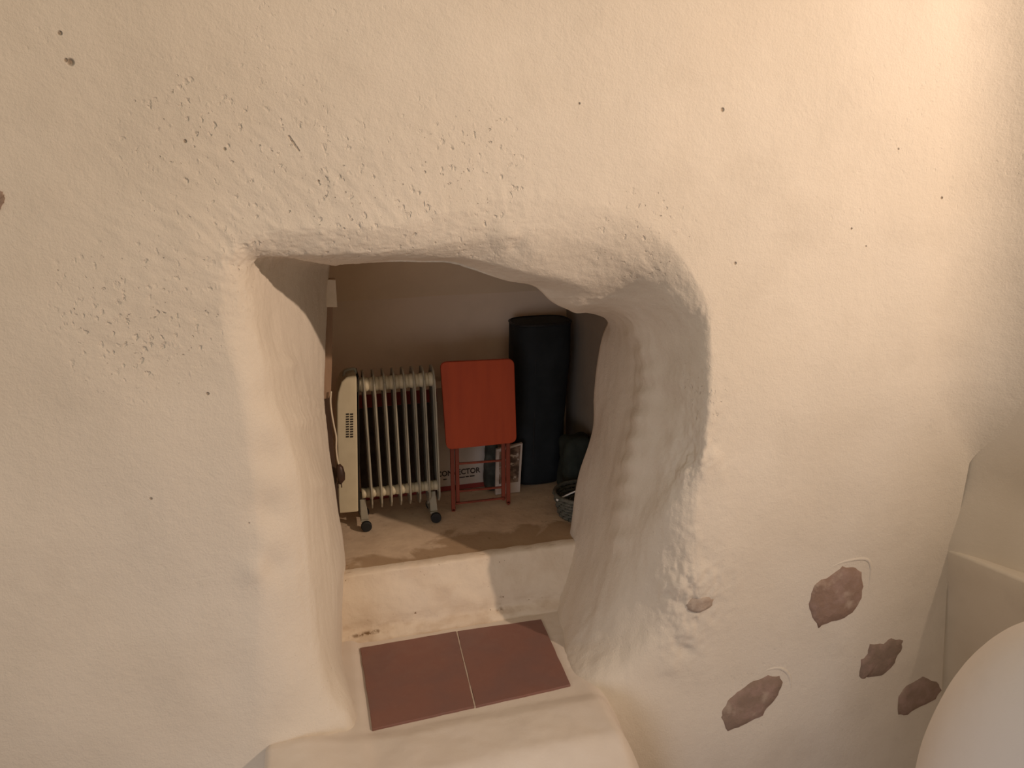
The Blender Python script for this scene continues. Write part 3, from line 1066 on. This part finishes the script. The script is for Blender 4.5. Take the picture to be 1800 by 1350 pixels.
def text_obj(txt, name, x0, x1, z, y, mat, parent, bold=0.0):
    cu = bpy.data.curves.new(name, 'FONT')
    cu.body = txt
    cu.size = 1.0
    cu.offset = bold
    cu.extrude = 0.004
    cu.resolution_u = 3
    tmp = bpy.data.objects.new(name, cu)
    COL.objects.link(tmp)
    bpy.context.view_layer.update()
    dg = bpy.context.evaluated_depsgraph_get()
    me = bpy.data.meshes.new_from_object(tmp.evaluated_get(dg))
    bpy.data.objects.remove(tmp)
    xs = [v.co.x for v in me.vertices]
    ys = [v.co.y for v in me.vertices]
    w = max(xs) - min(xs)
    s = (x1 - x0) / w
    for v in me.vertices:
        v.co = Vector((x0 + (v.co.x - min(xs)) * s, y - v.co.z * 0.3, z + (v.co.y - min(ys)) * s * 1.1))
    me.materials.clear()
    me.materials.append(mat)
    o = bpy.data.objects.new(name, me)
    COL.objects.link(o)
    return rel(o, parent)
tx0, tx1 = aty(767.5, 830, BXY).x, aty(844, 825, BXY).x
tz = aty(806, 834.5, BXY).z
text_obj('CONVECTOR', 'lettering', tx0, tx1, tz, BXY - 0.0012, M_INK, carton, 0.02)
bm = bmesh.new()
for (a, b) in ((779, 785), (807, 817), (818.5, 824), (825.5, 834)):
    pa, pb = aty(a, 839.3 - (a - 806) * .13, BXY), aty(b, 839.3 - (b - 806) * .13, BXY)
    add_box(bm, (pa.x, BXY - .0018, pa.z - .003), (pb.x, BXY + .002, pa.z + .002))
o = rel(bm_obj('small_print', bm, M_INK), carton)
o['kind'] = 'stuff'
PY = 3.06
pl = [aty(873, 795, PY), aty(919, 779, PY), aty(914, 862, PY), aty(871, 864, PY)]
pic = thing('picture_panel', 'white bordered brown picture leaning against the black roll', 'picture', ((pl[2].x + pl[3].x) / 2, PY, ZF))
q = [(pl[0].x, pl[0].z + .012), (pl[1].x, pl[1].z), (pl[2].x, fb), (pl[3].x, fb)]
bm = bmesh.new()
add_prism(bm, q, 'y', PY, PY + .018)
rel(bm_obj('white_border', bm, M_CARD, bevel=0.0015), pic)
bm = bmesh.new()
zlo = aty(890, 849, PY).z
add_prism(bm, [(q[0][0] + .012, q[0][1] - .012), (q[1][0] - .010, q[1][1] - .008), (q[2][0] - .008, zlo), (q[3][0] + .016, zlo)], 'y', PY - .0015, PY + .004)
o = rel(bm_obj('picture_print', bm, M_PRINT), pic)
o['label'] = 'mottled brown printed picture'

def blob_box(name, c, half, mat, lump, n=10, pinch=0.0, parent=None, power=4.0):
    """soft sack: superellipsoid with wrinkles; sits on its base"""
    bm = bmesh.new()
    bmesh.ops.create_icosphere(bm, subdivisions=4, radius=1.0)
    for v in bm.verts:
        d = v.co.normalized()
        k = (abs(d.x) ** power + abs(d.y) ** power + abs(d.z) ** power) ** (-1 / power)
        p = d * k
        t = (p.z + 1) / 2
        s = 1 - pinch * smooth01(0.55, 1.0, t)
        q = Vector((p.x * half[0] * s, p.y * half[1] * s, p.z * half[2]))
        w = noise.noise(q * 14 + Vector(c)) * lump + noise.noise(q * 32) * lump * .5
        q += d * w * smooth01(0.0, 0.1, t)
        v.co = q + Vector((0, 0, half[2]))
    o = bm_obj(name, bm, mat, parent, smooth=True)
    o.location = c
    return o
b1 = aty(866, 850, 3.12)
o = blob_box('bag', (b1.x - .002, 3.125, ZF + .001), (0.033, 0.03, 0.115), M_DARKBAG, 0.010, power=3.5)
tag(o, 'small dark bag squeezed between the white carton and the picture', 'bag')

# ------------------------------------------------------------------ tall black roll
RYC = 3.20
cbot = (aty(914, 850, RYC - .1), aty(991, 848, RYC - .1))
ctop = (aty(900, 560, RYC - .02), aty(1002, 560, RYC - .02))
zt_ = aty(950, 563, RYC - .05).z
roll = thing('fabric_roll', 'tall black fabric roll standing upright in the back corner', 'roll', ((cbot[0].x + cbot[1].x) / 2, RYC, ZF))
xb = (cbot[0].x + cbot[1].x) / 2
xt = (ctop[0].x + ctop[1].x) / 2
rb = (cbot[1].x - cbot[0].x) / 2 * 1.06
rt_ = (ctop[1].x - ctop[0].x) / 2
prof = [(0.0, 0.0), (0.80, 0.0), (0.93, 0.010), (1.0, 0.035), (1.0, 0.2), (1.0, 0.4), (1.0, 0.6), (1.0, 0.8), (1.0, 0.95), (1.0, 0.975), (0.985, 0.985), (0.95, 0.99), (0.93, 0.984), (0.6, 0.987), (0.0, 0.99)]
vs, fs = [], []
NS = 48
dens = cr(prof, 5)
for (r, t) in dens:
    R_ = (rb + (rt_ - rb) * min(1, t * 1.15)) * max(r, 0)
    cx = xb + (xt - xb) * t
    z = ZF + 0.002 + (zt_ - ZF) * t
    for k in range(NS):
        a = 2 * math.pi * k / NS
        q = Vector((math.cos(a), math.sin(a), 0))
        wr_ = (noise.noise(Vector((q.x * 2, q.y * 2, z * 9))) * 0.006 + noise.noise(Vector((q.x * 5, q.y * 5, z * 22))) * 0.002) if 0.02 < t < 0.97 else 0
        # squarish section
        k4 = (abs(q.x) ** 3 + abs(q.y) ** 3) ** (-1 / 3)
        vs.append(Vector((cx, RYC, z)) + Vector((q.x * k4, q.y * k4 * 0.82, 0)) * (R_ + wr_ * r))
for j in range(len(dens) - 1):
    for k in range(NS):
        fs.append((j * NS + k, j * NS + (k + 1) % NS, (j + 1) * NS + (k + 1) % NS, (j + 1) * NS + k))
rel(link_mesh('cover', vs, fs, M_BLACKC), roll)
bm = bmesh.new()
sx_ = xt - rt_ * .35
add_tube(bm, [(xb - rb * .36 + (sx_ - xb + rb * .36) * t, RYC - (rb + (rt_ - rb) * t) * .80, ZF + .05 + (zt_ - ZF - .07) * t) for t in np.linspace(0, 1, 12)], 0.003, 6)
rel(bm_obj('seam', bm, M_RUBBER, smooth=True), roll)
bm = bmesh.new()
add_tube(bm, [Vector((xt, RYC, zt_ - .012)) + Vector((math.cos(a), math.sin(a) * .82, 0)) * (rt_ * (abs(math.cos(a)) ** 3 + abs(math.sin(a)) ** 3) ** (-1 / 3) * 0.995) for a in np.linspace(0, 2 * math.pi, 49)], 0.005, 6)
rel(bm_obj('rim_piping', bm, M_RUBBER, smooth=True), roll)

# dark green bag at the right
gb = aty(1022, 840, 3.15)
o = blob_box('storage_bag', (1.046, 2.985, ZF + .001), (0.066, 0.072, 0.135), M_GREEN, 0.016, power=5)
tag(o, 'dark greenish storage bag on the floor right of the black roll', 'bag')

# basket with white handle
bc = Vector((1.00, 2.77, ZF + .002))
basket = thing('basket', 'grey woven basket with a white handle at the right inner edge', 'basket', tuple(bc))
rbt, rtp, bh = 0.095, 0.115, 0.085
bm = bmesh.new()
add_cyl(bm, bc, bc + Vector((0, 0, 0.006)), rbt, n=36)
rel(bm_obj('base', bm, M_BASKET), basket)
bm = bmesh.new()
rowsb = 7
for j in range(rowsb):
    t = j / (rowsb - 1)
    r = rbt + (rtp - rbt) * t
    pts = []
    n = 72
    for k in range(n + 1):
        a = 2 * math.pi * k / n
        rr = r + 0.004 * math.sin(18 * a + math.pi * j)
        pts.append(bc + Vector((math.cos(a) * rr, math.sin(a) * rr, 0.008 + bh * t)))
    add_tube(bm, pts, 0.0066, 6, cap=False)
o = rel(bm_obj('weave', bm, M_BASKET, smooth=True), basket)
o['kind'] = 'stuff'
bm = bmesh.new()
for k in range(36):
    a = 2 * math.pi * (k + .5) / 36
    add_tube(bm, [bc + Vector((math.cos(a) * rbt, math.sin(a) * rbt, 0)), bc + Vector((math.cos(a) * rtp, math.sin(a) * rtp, bh + .008))], 0.003, 5)
o = rel(bm_obj('stakes', bm, M_BASKET, smooth=True), basket)
o['kind'] = 'stuff'
bm = bmesh.new()
add_tube(bm, [bc + Vector((math.cos(a) * rtp, math.sin(a) * rtp, bh + .012)) for a in np.linspace(0, 2 * math.pi, 49)], 0.008, 8, cap=False)
rel(bm_obj('rim', bm, M_BASKET, smooth=True), basket)
bm = bmesh.new()
h0 = atz(985, 889, ZF + bh)
ha = bc + Vector((-rtp * .98, -0.02, bh))
hb = bc + Vector((rtp * .98, 0.02, bh))
arc = []
for t in np.linspace(0, 1, 15):
    p = ha.lerp(hb, t) + Vector((0, -0.05, 0.05)) * math.sin(math.pi * t)
    arc.append(p)
add_tube(bm, arc, 0.0035, 8)
bmesh.ops.create_icosphere(bm, subdivisions=2, radius=0.008, matrix=Matrix.Translation(ha))
o = rel(bm_obj('handle', bm, M_WHITEPL, smooth=True), basket)
o['label'] = 'thin white handle'

# ------------------------------------------------------------------ rounded white plastered bench end, lower right
# a thick rounded-over slab end, standing in front of the plinth
vs, fs = [], []
nu, nv = 110, 60
for j in range(nv + 1):
    ph = j / nv * math.pi / 2
    r = math.sin(ph) ** 0.9
    zz = math.cos(ph) ** 1.15
    for i in range(nu):
        a = 2 * math.pi * i / nu
        p = Vector((math.cos(a) * r * BR[0], math.sin(a) * r * BR[1], zz * BR[2]))
        w = noise.noise(p * 8) * 0.010 + noise.noise(p * 40) * 0.0016
        p = p * (1 + w)
        vs.append(p)
for k in range(1, 13):
    for i in range(nu):
        q = vs[nv * nu + i]
        vs.append(Vector((q.x, q.y, q.z - 0.07 * k)))
for j in range(nv + 12):
    for i in range(nu):
        fs.append((j * nu + i, (j + 1) * nu + i, (j + 1) * nu + (i + 1) % nu, j * nu + (i + 1) % nu))
bench = link_mesh('bench_end', vs, fs, M_CREST)
bench.location = BL
tag(bench, 'rounded white plastered bench end in the lower right corner', 'bench')
